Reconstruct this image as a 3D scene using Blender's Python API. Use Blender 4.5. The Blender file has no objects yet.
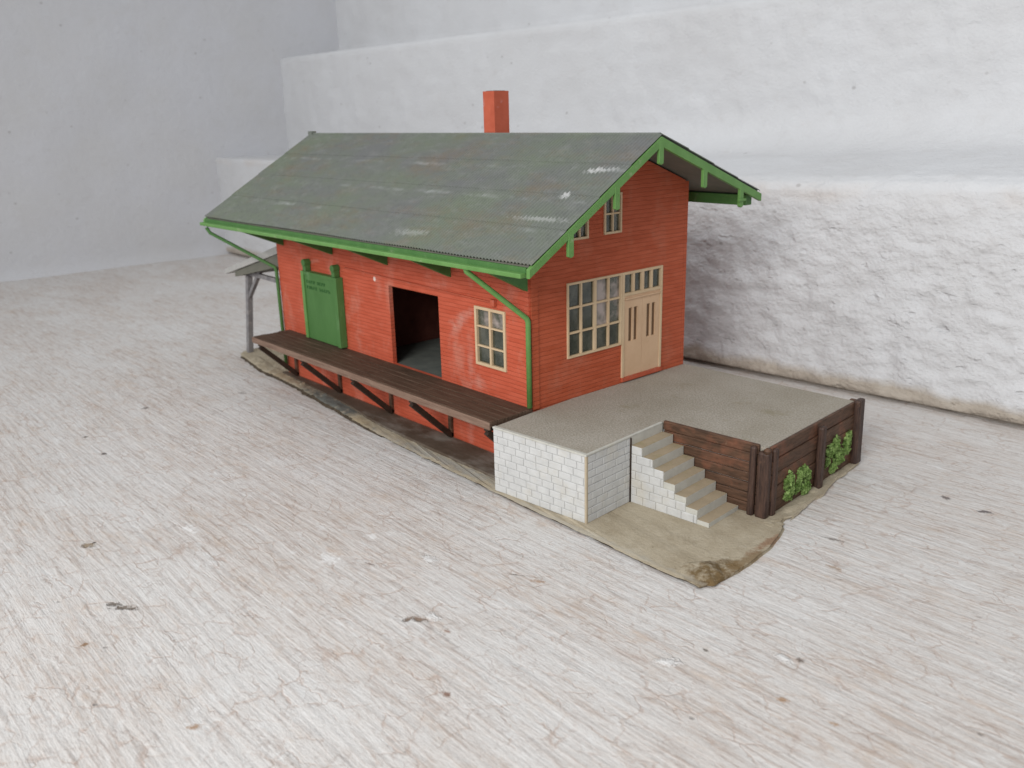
import bpy, bmesh, math, random
from mathutils import Vector, Matrix, noise
R = random.Random(7)
S = bpy.context.scene
COL = S.collection
PI = math.pi

# ------------------------------------------------------------------ materials
class NT:
    def __init__(s, name):
        s.m = bpy.data.materials.new(name); s.m.use_nodes = True
        s.t = s.m.node_tree; s.t.nodes.clear()
        s.out = s.n('ShaderNodeOutputMaterial'); s.b = s.n('ShaderNodeBsdfPrincipled')
        s.l(s.b.outputs[0], s.out.inputs[0])
        s.geo = s.n('ShaderNodeNewGeometry').outputs['Position']
    def n(s, typ, **k):
        n = s.t.nodes.new(typ)
        for a, v in k.items(): setattr(n, a, v)
        return n
    def l(s, a, b): s.t.links.new(a, b)
    def setin(s, sock, v):
        if hasattr(v, 'is_output') or isinstance(v, bpy.types.NodeSocket): s.l(v, sock)
        else: sock.default_value = v
    def math(s, op, a, b=0.0, c=0.0, clamp=False):
        n = s.n('ShaderNodeMath', operation=op, use_clamp=clamp)
        for i, v in enumerate((a, b, c)): s.setin(n.inputs[i], v)
        return n.outputs[0]
    def vec(s, scale=(1, 1, 1), rot=0, loc=(0, 0, 0), src=None):
        n = s.n('ShaderNodeMapping', vector_type='POINT')
        s.l(src or s.geo, n.inputs[0]); n.inputs['Scale'].default_value = scale
        n.inputs['Rotation'].default_value = (0, 0, rot); n.inputs['Location'].default_value = loc
        return n.outputs[0]
    def noise(s, scale=10, detail=4, rough=.55, vec=None, dist=0, col=False):
        n = s.n('ShaderNodeTexNoise'); s.l(vec or s.geo, n.inputs['Vector'])
        n.inputs['Scale'].default_value = scale; n.inputs['Detail'].default_value = detail
        n.inputs['Roughness'].default_value = rough; n.inputs['Distortion'].default_value = dist
        return n.outputs[1 if col else 0]
    def vor(s, scale=10, vec=None, feature='F1', out='Distance'):
        n = s.n('ShaderNodeTexVoronoi', feature=feature); s.l(vec or s.geo, n.inputs['Vector'])
        n.inputs['Scale'].default_value = scale
        return n.outputs[out]
    def ramp(s, f, p0, p1, v0=0., v1=1.):
        n = s.n('ShaderNodeMapRange', clamp=True); s.l(f, n.inputs[0])
        for i, v in enumerate((p0, p1, v0, v1)): n.inputs[i + 1].default_value = v
        return n.outputs[0]
    def mix(s, f, a, b):
        n = s.n('ShaderNodeMix', data_type='RGBA')
        s.setin(n.inputs['Factor'], f)
        for k, v in ((6, a), (7, b)):
            if isinstance(v, tuple): n.inputs[k].default_value = (*v[:3], 1)
            else: s.l(v, n.inputs[k])
        return n.outputs[2]
    def sep(s, v=None):
        n = s.n('ShaderNodeSeparateXYZ'); s.l(v or s.geo, n.inputs[0]); return n.outputs
    def color(s, c):
        if isinstance(c, tuple): s.b.inputs['Base Color'].default_value = (*c, 1)
        else: s.l(c, s.b.inputs['Base Color'])
    def rough(s, r): s.setin(s.b.inputs['Roughness'], r)
    def spec(s, r): s.b.inputs['Specular IOR Level'].default_value = r
    def bump(s, h, dist, strength=1., prev=None):
        n = s.n('ShaderNodeBump'); s.l(h, n.inputs['Height'])
        n.inputs['Distance'].default_value = dist; n.inputs['Strength'].default_value = strength
        if prev: s.l(prev, n.inputs['Normal'])
        s.l(n.outputs[0], s.b.inputs['Normal']); return n.outputs[0]
    def blob(s, x, y, rx, ry, ang=0, wob=None):
        """1 inside a ragged spot of the surface at world x, y"""
        P = s.sep()
        dx = s.math('SUBTRACT', P[0], x); dy = s.math('SUBTRACT', P[1], y)
        c, q = math.cos(ang), math.sin(ang)
        u = s.math('ADD', s.math('MULTIPLY', dx, c / rx), s.math('MULTIPLY', dy, q / rx))
        v = s.math('ADD', s.math('MULTIPLY', dx, -q / ry), s.math('MULTIPLY', dy, c / ry))
        d = s.math('SQRT', s.math('ADD', s.math('MULTIPLY', u, u), s.math('MULTIPLY', v, v)))
        if wob: d = s.math('ADD', d, s.math('MULTIPLY', s.math('SUBTRACT', wob, .5), 4.2))
        return s.ramp(d, .45, 1.35, 1, 0)

def simple(name, c1, c2, scale=14, rough=.6, spec=.3, bumpd=.002, bscale=60, grime=None, gscale=9, gpos=(.58, .72), stretch=(1, 1, 1)):
    t = NT(name); v = t.vec(stretch)
    c = t.mix(t.ramp(t.noise(scale, 5, .6, v), .3, .7), c1, c2)
    if grime: c = t.mix(t.ramp(t.noise(gscale, 6, .65, v), *gpos), c, grime)
    t.color(c); t.rough(rough); t.spec(spec)
    t.bump(t.noise(bscale, 4, .6, v), bumpd, .6)
    return t.m

def mat_red(name, c1, c2, dust, dustamt=.35, pitch=.0185, longwall=False):
    t = NT(name); P = t.sep()
    pz = t.math('ADD', P[2], t.math('MULTIPLY', t.math('SUBTRACT', t.noise(9, 3, .6), .5), .010))
    row = t.math('FRACT', t.math('DIVIDE', pz, pitch))
    groove = t.math('MAXIMUM', t.ramp(row, 0, .14, 1, 0), t.ramp(row, .9, 1, 0, .7))
    rowid = t.math('FLOOR', t.math('DIVIDE', pz, pitch))
    cmb = t.n('ShaderNodeCombineXYZ')
    t.l(t.math('MULTIPLY', P[0], 2.2), cmb.inputs[0]); t.l(t.math('MULTIPLY', P[1], 2.2), cmb.inputs[1]); t.l(t.math('MULTIPLY', rowid, 3.7), cmb.inputs[2])
    rowvar = t.noise(3., 2, .5, cmb.outputs[0])
    c = t.mix(t.ramp(rowvar, .35, .65), c1, c2)
    c = t.mix(t.math('MULTIPLY', groove, t.ramp(t.noise(4, 3, .6, t.vec(loc=(2, 2, 2))), .3, .65, .08, .32)), c, (c1[0] * .55, c1[1] * .6, c1[2] * .6))
    d = t.ramp(t.noise(5.5, 6, .68, t.vec((1, 1, .8))), .52, .8, 0, dustamt)
    d = t.math('ADD', d, t.ramp(t.noise(40, 5, .7), .62, .8, 0, .25), clamp=True)
    c = t.mix(d, c, dust)
    c = t.mix(t.ramp(t.noise(3.2, 5, .7, t.vec(loc=(6, 6, 1))), .52, .72, 0, .35), c, (c1[0] * .72, c1[1] * .8, c1[2] * .7))
    if longwall:
        for (x, z, rx, rz, a, s_) in ((-.45, .33, .075, .022, .5, .5), (-.40, .15, .02, .12, .0, .34), (-.5, .27, .05, .02, .7, .34), (-.35, .05, .05, .03, 0, .4), (-1.75, .45, .06, .01, .15, .4), (-.62, .46, .08, .02, .2, .2), (-.42, -.16, .025, .09, 0, .4), (-.85, -.14, .07, .04, 0, .35)):
            dx = t.math('SUBTRACT', P[0], x); dz = t.math('SUBTRACT', P[2], z); co, si = math.cos(a), math.sin(a)
            u = t.math('ADD', t.math('MULTIPLY', dx, co / rx), t.math('MULTIPLY', dz, si / rx)); w = t.math('ADD', t.math('MULTIPLY', dx, -si / rz), t.math('MULTIPLY', dz, co / rz))
            q = t.math('SQRT', t.math('ADD', t.math('MULTIPLY', u, u), t.math('MULTIPLY', w, w)))
            q = t.math('ADD', q, t.math('MULTIPLY', t.math('SUBTRACT', t.noise(19, 4, .75), .5), 4.0))
            c = t.mix(t.ramp(q, -.2, 1.5, s_ * .9, 0), c, (.60, .36, .30))
        dx = t.math('SUBTRACT', P[0], -1.146); dz = t.math('SUBTRACT', P[2], .423)
        q = t.math('SQRT', t.math('ADD', t.math('MULTIPLY', dx, dx), t.math('MULTIPLY', dz, dz)))
        c = t.mix(t.ramp(q, .008, .014, .9, 0), c, (.8, .7, .64))
    t.color(c); t.rough(.62); t.spec(.22)
    b = t.bump(t.math('SUBTRACT', 1, groove), .0022, .75)
    t.bump(t.noise(90, 4, .6), .0012, .6, b)
    return t.m

M = {}
M['red'] = mat_red('red_long_wall', (.49, .088, .043), (.56, .115, .062), (.60, .31, .24), .62, longwall=True)
M['red_shaded'] = mat_red('red_wall_shaded', (.42, .083, .034), (.49, .108, .050), (.50, .21, .14), .45)  # long wall's red made darker: the gable's shade put into the colour
M['redp'] = simple('red_plastic', (.42, .082, .04), (.51, .112, .058), 20, .5, .3, .001, 60, (.5, .2, .16), 16)
M['green'] = simple('green_plastic', (.105, .24, .06), (.14, .295, .085), 16, .5, .35, .001, 70, (.32, .36, .22), 18, (.62, .8))
M['dgreen'] = simple('dark_green_plastic', (.055, .15, .04), (.08, .19, .055), 16, .55, .3, .001, 70, (.2, .26, .15), 18, (.62, .8))
M['doorgreen'] = simple('green_sliding_door', (.065, .165, .045), (.085, .20, .06), 12, .6, .25, .001, 70, (.16, .29, .13), 9, (.55, .75), (1, 1, .4))
M['beige'] = simple('beige_plastic', (.60, .40, .25), (.66, .455, .295), 12, .55, .3, .001, 70, (.46, .29, .16), 22, (.6, .8))
M['cream'] = simple('cream_plastic', (.58, .42, .26), (.64, .49, .32), 12, .55, .3, .001, 70, (.55, .4, .25), 22, (.62, .8))
M['slot'] = simple('brown_pane', (.11, .06, .03), (.17, .095, .045), 30, .4, .4, .0005, 70)
M['under'] = simple('dark_roof_underside', (.13, .135, .11), (.18, .17, .14), 9, .75, .2, .001, 40, (.17, .16, .13), 12)
M['annexroof'] = simple('grey_lean_to_roof', (.36, .355, .34), (.46, .45, .43), 16, .75, .2, .002, 60, (.45, .44, .42), 18)
M['greywood'] = simple('grey_post_wood', (.16, .15, .16), (.27, .26, .26), 26, .7, .2, .001, 60, (.36, .34, .32), 25)
M['black'] = simple('dark_brown_bracket', (.028, .018, .013), (.05, .032, .022), 26, .6, .25, .001, 60)
M['dusk'] = simple('shaded_red_inner_wall', (.075, .022, .016), (.12, .04, .028), 14, .8, .2, .001, 60)  # wall red darkened, the gloom inside the shed put into the colour
M['floorin'] = simple('interior_floor', (.10, .11, .10), (.15, .16, .14), 14, .8, .2, .001, 60)
M['ink'] = simple('dark_lettering', (.03, .11, .03), (.04, .13, .035), 14, .6, .2, .0005, 60)

def mat_dock(name, c1, c2, c3):
    t = NT(name)
    v = t.vec((3, 40, 40)); c = t.mix(t.ramp(t.noise(2.2, 5, .65, v), .35, .68), c1, c2)
    c = t.mix(t.ramp(t.noise(9, 5, .7), .6, .8, 0, .6), c, c3)
    t.color(c); t.rough(.7); t.spec(.2); t.bump(t.noise(3, 5, .6, v), .0018, .8); return t.m
M['dock'] = mat_dock('brown_dock_planks', (.065, .038, .025), (.125, .08, .055), (.2, .14, .1))
M['dockedge'] = mat_dock('worn_dock_edge', (.16, .10, .072), (.27, .18, .135), (.38, .29, .23))
def mat_log():
    t = NT('brown_retaining_planks')
    v = t.vec((7, 7, 45)); c = t.mix(t.ramp(t.noise(2.2, 5, .65, v), .35, .7), (.055, .03, .018), (.135, .07, .042))
    c = t.mix(t.ramp(t.noise(7, 4, .6), .52, .72, 0, .75), c, (.27, .10, .055))
    c = t.mix(t.ramp(t.noise(30, 5, .7), .64, .78, 0, .6), c, (.3, .2, .13))
    t.color(c); t.rough(.6); t.spec(.3); t.bump(t.noise(3, 5, .6, v), .003, .8); return t.m
M['log'] = mat_log()
def mat_post():
    t = NT('dark_post_wood')
    v = t.vec((45, 45, 6)); c = t.mix(t.ramp(t.noise(2.2, 5, .65, v), .35, .7), (.03, .017, .014), (.095, .052, .036))
    c = t.mix(t.ramp(t.noise(14, 5, .7), .6, .78, 0, .7), c, (.26, .15, .09))
    t.color(c); t.rough(.55); t.spec(.35); t.bump(t.noise(3, 5, .6, v), .003, .8); return t.m
M['post'] = mat_post()

def mat_roof():
    t = NT('weathered_corrugated_grey'); P = t.sep()
    c = t.mix(t.ramp(t.noise(2.6, 5, .65, t.vec((.6, 1, 1))), .38, .62), (.165, .170, .168), (.165, .190, .145))
    c = t.mix(t.ramp(t.noise(5, 5, .75, t.vec((.5, 1, 1), loc=(3, 0, 0))), .50, .72, 0, .6), c, (.20, .15, .10))
    c = t.mix(t.ramp(t.noise(16, 5, .75, t.vec((.6, 1.2, 1), loc=(8, 1, 0))), .5, .75, 0, .38), c, (.29, .29, .285))
    c = t.mix(t.ramp(t.noise(30, 4, .75, t.vec(loc=(2, 9, 0))), .52, .72, 0, .42), c, (.10, .108, .10))
    # pale dust caught on the sheet overlaps
    for k, z0 in enumerate((.975, .865, .768)):
        wob = t.math('MULTIPLY', t.math('SUBTRACT', t.noise(12, 3, .6), .5), .02)
        d = t.math('ABSOLUTE', t.math('ADD', t.math('SUBTRACT', P[2], z0), wob))
        f = t.math('MULTIPLY', t.ramp(d, .001, .009, .45, 0), t.ramp(t.noise(5.5, 4, .75, t.vec((1, .3, 1), loc=(k * 5, 2, 0))), .50, .78))
        c = t.mix(f, c, (.52, .53, .54))
    w = t.noise(45, 5, .75)
    for x, y, rx, ry, a, s_ in ((.11, .265, .045, .011, .25, .9), (.17, .27, .06, .008, .3, .5), (.095, .115, .022, .013, .4, .9), (.10, -.02, .13, .010, .05, .4), (-.55, -.18, .10, .016, .1, .3)):
        c = t.mix(t.math('MULTIPLY', t.blob(x, y, rx, ry, a, w), s_ * .8), c, (.62, .62, .62))
    t.color(c); t.rough(.72); t.spec(.25)
    t.bump(t.noise(80, 4, .6), .0012, .5); return t.m
M['roof'] = mat_roof()

def mat_stone(name, base, tan, amt):
    t = NT(name)
    c = t.mix(t.ramp(t.noise(22, 4, .6), .3, .7), base, tuple(x * .86 for x in base))
    c = t.mix(t.ramp(t.noise(6, 6, .7), .52, .75, 0, amt), c, tan)
    t.color(c); t.rough(.8); t.spec(.15); t.bump(t.noise(110, 5, .6), .0022, .8); return t.m
M['stone'] = mat_stone('pale_stone_blocks', (.60, .60, .59), (.54, .49, .39), .6)
M['mortar'] = mat_stone('stone_joints', (.62, .62, .605), (.55, .50, .42), .6)
M['tread'] = mat_stone('tan_stair_treads', (.40, .32, .22), (.25, .22, .10), .9)
M['riser'] = mat_stone('pale_stair_risers', (.56, .55, .50), (.47, .42, .31), .6)
M['quoin'] = mat_stone('tan_corner_seam', (.48, .40, .29), (.55, .50, .40), .8)
def mat_slab():
    t = NT('gritty_grey_ramp_top')
    c = t.mix(t.ramp(t.noise(3.5, 5, .6), .35, .65), (.375, .335, .275), (.45, .41, .355))
    c = t.mix(t.ramp(t.noise(120, 3, .6), .4, .62, .0, .5), c, (.20, .185, .145))
    c = t.mix(t.ramp(t.noise(170, 2, .6, t.vec(loc=(4, 4, 4))), .58, .68, .0, .6), c, (.47, .46, .42))
    c = t.mix(t.ramp(t.noise(5, 6, .7, t.vec(loc=(1, 4, 4))), .58, .78, 0, .6), c, (.22, .19, .10))
    t.color(c); t.rough(.9); t.spec(.12); t.bump(t.noise(130, 4, .6), .004, .8); return t.m
M['slab'] = mat_slab()
def mat_base():
    t = NT('sandy_baseboard'); P = t.sep()
    c = t.mix(t.ramp(t.noise(6, 5, .65), .35, .65), (.38, .32, .23), (.47, .41, .31))
    c = t.mix(t.ramp(t.noise(14, 5, .75, t.vec(loc=(2, 8, 1))), .50, .74, 0, .5), c, (.25, .195, .125))
    c = t.mix(t.ramp(t.noise(11, 5, .75, t.vec(loc=(5, 1, 4))), .54, .72, 0, .6), c, (.50, .45, .36))
    # damp grey-green weathering, and the brown glue patch at the tip
    w = t.noise(20, 5, .7)
    for x, y, rx, ry, a, col, s_ in ((1.09, -.20, .085, .10, 0, (.14, .088, .035), .9), (1.09, -.05, .02, .16, 0, (.20, .13, .06), .7), (1.07, .15, .015, .10, 0, (.26, .14, .08), .7), (-1.45, -.12, .34, .12, 0, (.12, .13, .125), .9), (-2.1, -.06, .2, .05, 0, (.34, .25, .16), .6), (-1.12, -.17, .08, .04, 0, (.46, .37, .24), .8), (-.35, -.2, .4, .03, 0, (.34, .335, .31), .7), (.55, -.26, .6, .012, 0, (.42, .39, .33), .6)):
        c = t.mix(t.math('MULTIPLY', t.blob(x, y, rx, ry, a, w), s_), c, col)
    c = t.mix(t.ramp(t.noise(60, 5, .75), .62, .76, 0, .7), c, (.10, .085, .05))
    c = t.mix(t.ramp(t.noise(95, 4, .7, t.vec(loc=(5, 5, 5))), .64, .74, 0, .6), c, (.52, .47, .36))
    t.color(c); t.rough(.9); t.spec(.12); t.bump(t.noise(70, 6, .7), .006, .8); return t.m
M['base'] = mat_base()
M['bedge'] = simple('dark_broken_edge', (.045, .034, .025), (.11, .085, .06), 30, .9, .1, .004, 60)
M['strip'] = simple('brown_track_edge', (.085, .06, .042), (.14, .11, .085), 12, .85, .15, .003, 60, (.27, .25, .22), 6, (.5, .75), (.5, 1, 1))
def mat_glass(name, a, col, alpha):
    t = NT(name)
    c = t.mix(t.ramp(t.noise(11, 3, .6), .42, .62), a, col)
    t.color(c); t.rough(.13); t.spec(.8); t.b.inputs['Alpha'].default_value = alpha; return t.m
M['glass'] = mat_glass('dusty_glass', (.035, .045, .032), (.11, .115, .09), .80)
M['pale_glass'] = mat_glass('paler_pane_glass', (.08, .085, .06), (.42, .35, .32), .86)  # lighter, blotched variant of the pane glass
def mat_leaf():
    t = NT('green_foam_leaves'); r = t.n('ShaderNodeObjectInfo')
    c = t.mix(t.ramp(t.noise(38, 3, .6), .35, .65), (.13, .22, .05), (.30, .42, .15))
    t.color(c); t.rough(.8); t.spec(.15); return t.m
M['leaf'] = mat_leaf()

def mat_floor():
    t = NT('brushed_white_paint_floor')
    warp = t.noise(2.2, 2, .5, col=True)
    vm = t.n('ShaderNodeMix', data_type='RGBA', blend_type='ADD'); vm.inputs['Factor'].default_value = .018
    t.l(t.geo, vm.inputs[6]); t.l(warp, vm.inputs[7]); wsrc = vm.outputs[2]
    st = t.vec((.9, 9, 3), rot=.03, src=wsrc); st2 = t.vec((2.1, 27, 8), rot=.03, src=wsrc); st3 = t.vec((26, 34, 9), rot=-.05, src=wsrc)
    br = t.noise(2.0, 2, .6, st); br2 = t.noise(2.2, 4, .72, st2); br3 = t.noise(2.0, 4, .78, st3)
    worn = t.ramp(t.noise(2.1, 5, .68, t.vec((.6, 1.2, 1), loc=(2, 5, 0))), .38, .64)
    c = t.mix(worn, (.68, .662, .645), (.625, .583, .55))
    c = t.mix(t.math('MULTIPLY', t.ramp(br2, .51, .63), t.math('ADD', t.math('MULTIPLY', worn, .5), .22)), c, (.42, .335, .285))
    c = t.mix(t.ramp(br3, .54, .70, 0, .30), c, (.42, .36, .325))
    c = t.mix(t.ramp(br3, .34, .47, .3, 0), c, (.77, .765, .755))
    mot = t.noise(30, 5, .8, t.vec((.7, 1.3, 1), loc=(1, 5, 2)))
    c = t.mix(t.ramp(mot, .54, .70, 0, .34), c, (.47, .40, .36))
    c = t.mix(t.ramp(mot, .32, .45, .35, 0), c, (.73, .72, .71))
    blot = t.noise(9, 5, .75, t.vec((.8, 1.6, 1), loc=(7, 3, 0)))
    c = t.mix(t.math('MULTIPLY', t.ramp(blot, .53, .69, 0, .55), t.math('ADD', worn, .25, clamp=True)), c, (.54, .42, .33))
    c = t.mix(t.ramp(blot, .28, .42, .7, 0), c, (.76, .76, .755))
    wp = t.n('ShaderNodeMix', data_type='RGBA', blend_type='ADD'); wp.inputs['Factor'].default_value = .09
    t.l(t.geo, wp.inputs[6]); t.l(t.noise(11, 3, .65, col=True), wp.inputs[7]); ws2 = wp.outputs[2]
    cr = t.vor(11, t.vec((.75, 1.5, .01), rot=.03, src=ws2), 'DISTANCE_TO_EDGE')
    crm = t.math('MULTIPLY', t.ramp(cr, .006, .055, 1, 0), t.ramp(t.noise(7, 4, .75, t.vec(loc=(3, 3, 3))), .44, .60))
    c = t.mix(t.math('MULTIPLY', crm, .55), c, (.44, .325, .265))
    cq = t.vor(24, t.vec((.6, 1.3, .01), rot=.4, src=ws2), 'DISTANCE_TO_EDGE')
    crq = t.math('MULTIPLY', t.ramp(cq, .004, .05, 1, 0), t.ramp(t.noise(9, 3, .75, t.vec(loc=(7, 3, 1))), .50, .62))
    c = t.mix(t.math('MULTIPLY', crq, .42), c, (.38, .32, .29))
    # small pits and specks
    sp = t.vor(9, t.vec((1, 1, 1), src=wsrc)); spn = t.noise(8, 2, .5, t.vec(loc=(8, 1, 3)))
    spm = t.math('MULTIPLY', t.ramp(sp, .03, .09, .8, 0), t.ramp(spn, .54, .62))
    sp2 = t.vor(21, t.vec((1, 1, 1), loc=(5, 5, 0), src=wsrc))
    spm2 = t.math('MULTIPLY', t.ramp(sp2, .05, .14, .6, 0), t.ramp(t.noise(5, 2, .5, t.vec(loc=(1, 1, 9))), .5, .6))
    c = t.mix(t.math('MULTIPLY', t.math('MAXIMUM', spm, spm2), .6), c, (.2, .16, .13))
    wob = t.noise(42, 3, .8); h = None
    chips = [(-.647, -1.626, .022, .018, .3, (.30, .22, .14)), (-.655, -1.60, .008, .006, 0, (.08, .06, .05)), (-.097, -1.682, .042, .011, .75, (.15, .115, .085)), (-.14, -1.70, .017, .012, .6, (.13, .10, .075)),
             (.61, -1.036, .030, .012, .7, (.24, .16, .11)), (.585, -1.065, .009, .013, 0, (.2, .14, .1)), (.722, -1.015, .012, .008, 0, (.3, .18, .13)), (.03, -1.842, .009, .012, 0, (.28, .16, .08)), (.615, -1.75, .010, .017, -.4, (.38, .23, .13)),
             (1.517, -.385, .01, .01, 0, (.14, .11, .09)), (1.584, -.575, .013, .009, 0, (.4, .25, .15)), (1.724, -.566, .011, .011, 0, (.42, .28, .18)), (-2.16, -.867, .018, .014, 0, (.12, .1, .09)), (-1.922, -1.249, .013, .01, 0, (.14, .11, .09)), (-1.609, -1.263, .013, .012, 0, (.1, .08, .07)),
             (.608, -.635, .028, .004, .5, (.2, .17, .15)), (.69, -.612, .025, .009, .4, (.42, .29, .21)), (1.306, -.537, .01, .007, 0, (.12, .1, .08)), (.959, -1.206, .013, .009, 0, (.22, .12, .08)), (-2.033, -.367, .035, .014, 0, (.35, .32, .3)), (1.319, .982, .02, .012, 0, (.16, .13, .12)), (1.475, .958, .022, .013, .4, (.12, .1, .1)), (1.312, .164, .03, .01, 0, (.42, .32, .25)),
             (1.2, .35, .03, .007, .2, (.25, .22, .2)), (.2, -.95, .02, .006, .3, (.26, .22, .2))]
    for k_, (x, y, rx, ry, a, col) in enumerate(chips):
        m = t.blob(x, y, rx, ry, a, wob); c = t.mix(t.math('MULTIPLY', m, .88), c, col)
        if k_ > 5: continue
        h = m if h is None else t.math('MAXIMUM', h, m)
    fl = None
    for x, y, rx, ry, a in ((.625, -1.0, .022, .016, 0), (.06, -1.03, .04, .03, 0), (.31, -.78, .03, .018, 0), (.02, -.83, .025, .014, 0), (1.27, -.66, .03, .016, .6), (.55, -1.72, .012, .008, 0), (1.48, -.41, .018, .014, 0), (-.5, -1.3, .05, .02, .2)):
        m = t.blob(x, y, rx, ry, a, wob); c = t.mix(t.math('MULTIPLY', m, .85), c, (.80, .79, .78)); fl = m if fl is None else (t.math('MAXIMUM', fl, m) if x > .2 and y > -1.1 else fl)
    t.color(c); t.rough(.62); t.spec(.25)
    hs = t.math('ADD', t.math('ADD', t.math('MULTIPLY', br, .010), t.math('MULTIPLY', br2, .0065)), t.math('MULTIPLY', mot, .006))
    hh = t.math('SUBTRACT', t.math('MULTIPLY', fl, .6), t.math('MAXIMUM', t.math('MAXIMUM', h, spm), t.math('MULTIPLY', crm, .15)))
    hs = t.math('ADD', hs, t.math('MULTIPLY', hh, .010))
    t.bump(hs, 1.0, .75); return t.m
M['floor'] = mat_floor()

def mat_plaster(name, base, alt, dirty, rough_lump=True, stain=None):
    t = NT(name); P = t.sep()
    vm = t.n('ShaderNodeMix', data_type='RGBA', blend_type='ADD'); vm.inputs['Factor'].default_value = .12
    t.l(t.geo, vm.inputs[6]); t.l(t.noise(5, 3, .6, col=True), vm.inputs[7]); t.wsrc = vm.outputs[2]
    c = t.mix(t.ramp(t.noise(1.4, 3, .6), .35, .65), base, alt)
    v = t.vec((1, 1, 1.35))
    c = t.mix(t.ramp(t.noise(7, 6, .7, v), .56, .8, 0, .5), c, dirty)
    sp = t.math('MULTIPLY', t.ramp(t.vor(6, v), .05, .11, 1, 0), t.ramp(t.noise(3.3, 2, .5, t.vec(loc=(2, 7, 1))), .5, .6))
    c = t.mix(t.math('MULTIPLY', sp, .5), c, (.28, .26, .25))
    if stain:   # tan line at the foot of the lower riser
        zz = t.math('ADD', P[2], t.math('MULTIPLY', t.math('SUBTRACT', t.noise(4, 4, .6), .5), .12))
        c = t.mix(t.math('MULTIPLY', t.ramp(zz, -.215, -.165, .75, 0), t.ramp(P[2], .0, .05, 1, 0)), c, (.40, .33, .245))
        zq = t.math('ADD', P[2], t.math('MULTIPLY', t.math('SUBTRACT', t.noise(2.5, 4, .6), .5), .12))
        c = t.mix(t.math('MULTIPLY', t.ramp(t.math('ABSOLUTE', t.math('SUBTRACT', zq, .76)), .01, .06, .3, 0), t.ramp(t.noise(3, 3, .5), .4, .6)), c, (.60, .52, .46))
    t.color(c); t.rough(.75); t.spec(.2)
    lump = t.math('ADD', t.noise(9, 3, .55, v), t.math('MULTIPLY', t.noise(24, 2, .5, v), .22)) if rough_lump else t.noise(9, 4, .62, v)
    if rough_lump:
        mk = t.math('MULTIPLY', t.ramp(P[0], -3.0, -.6, .25, 1), t.ramp(P[2], .60, .92, 1, .28))
        pit = t.ramp(t.noise(13, 2, .5, t.vec((.8, 1, 1.3), loc=(4, 4, 4))), .66, .84, 0, -.42)
        lump = t.math('MULTIPLY', t.math('ADD', lump, pit), mk)
    b = t.bump(lump, .038 if rough_lump else .010, .8)
    t.bump(t.noise(42, 5, .65, v), .008 if rough_lump else .004, .7, b); return t.m
M['stairs'] = mat_plaster('rough_whitewashed_steps', (.66, .665, .68), (.62, .62, .63), (.53, .51, .50), True, True)
M['wall'] = mat_plaster('smooth_whitewashed_wall', (.595, .60, .63), (.58, .58, .595), (.53, .52, .51), False)

# ------------------------------------------------------------------ mesh helpers
class MB:
    def __init__(s): s.v = []; s.f = []; s.mi = []; s.mats = []; s.smooth = False
    def add(s, vs, fs, m=0):
        o = len(s.v); s.v += [Vector(q) for q in vs]; s.f += [[o + i for i in f] for f in fs]; s.mi += [m] * len(fs)
    def hexa(s, p, m=0):   # 8 points: bottom 0-3 ccw, top 4-7
        s.add(p, [(3, 2, 1, 0), (4, 5, 6, 7), (0, 1, 5, 4), (1, 2, 6, 5), (2, 3, 7, 6), (3, 0, 4, 7)], m)
    def box(s, x0, x1, y0, y1, z0, z1, m=0):
        s.hexa([(x0, y0, z0), (x1, y0, z0), (x1, y1, z0), (x0, y1, z0), (x0, y0, z1), (x1, y0, z1), (x1, y1, z1), (x0, y1, z1)], m)
    def bar(s, a, b, w, h=None, up=(0, 0, 1), m=0):
        a = Vector(a); b = Vector(b); h = h or w; d = (b - a).normalized(); u = Vector(up)
        r = d.cross(u)
        if r.length < 1e-4: r = d.cross(Vector((1, 0, 0)))
        r.normalize(); u = r.cross(d).normalized(); r *= w / 2; u *= h / 2
        s.hexa([a - r - u, a + r - u, b + r - u, b - r - u, a - r + u, a + r + u, b + r + u, b - r + u], m)
    def tube(s, pts, rad, n=10, m=0):
        pts = [Vector(p) for p in pts]; o = len(s.v); rr = rad if isinstance(rad, (list, tuple)) else [rad] * len(pts)
        ref = Vector((.13, .97, .21))
        for i, p in enumerate(pts):
            d = ((pts[i + 1] - p) if i < len(pts) - 1 else (p - pts[i - 1])).normalized()
            if 0 < i < len(pts) - 1: d = ((pts[i + 1] - p).normalized() + (p - pts[i - 1]).normalized()).normalized()
            a = d.cross(ref).normalized(); b = d.cross(a)
            for k in range(n):
                t = 2 * PI * k / n; s.v.append(p + (a * math.cos(t) + b * math.sin(t)) * rr[i])
        for i in range(len(pts) - 1):
            for k in range(n):
                s.f.append([o + i * n + k, o + i * n + (k + 1) % n, o + (i + 1) * n + (k + 1) % n, o + (i + 1) * n + k]); s.mi.append(m)
        s.f.append([o + k for k in range(n)][::-1]); s.mi.append(m)
        e = o + (len(pts) - 1) * n; s.f.append([e + k for k in range(n)]); s.mi.append(m)
    def prism(s, poly, d, m=0):   # planar polygon extruded by vector d
        n = len(poly); d = Vector(d); p = [Vector(q) for q in poly]
        s.add(p + [q + d for q in p], [tuple(range(n))[::-1], tuple(range(n, 2 * n))] + [(i, (i + 1) % n, n + (i + 1) % n, n + i) for i in range(n)], m)

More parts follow.
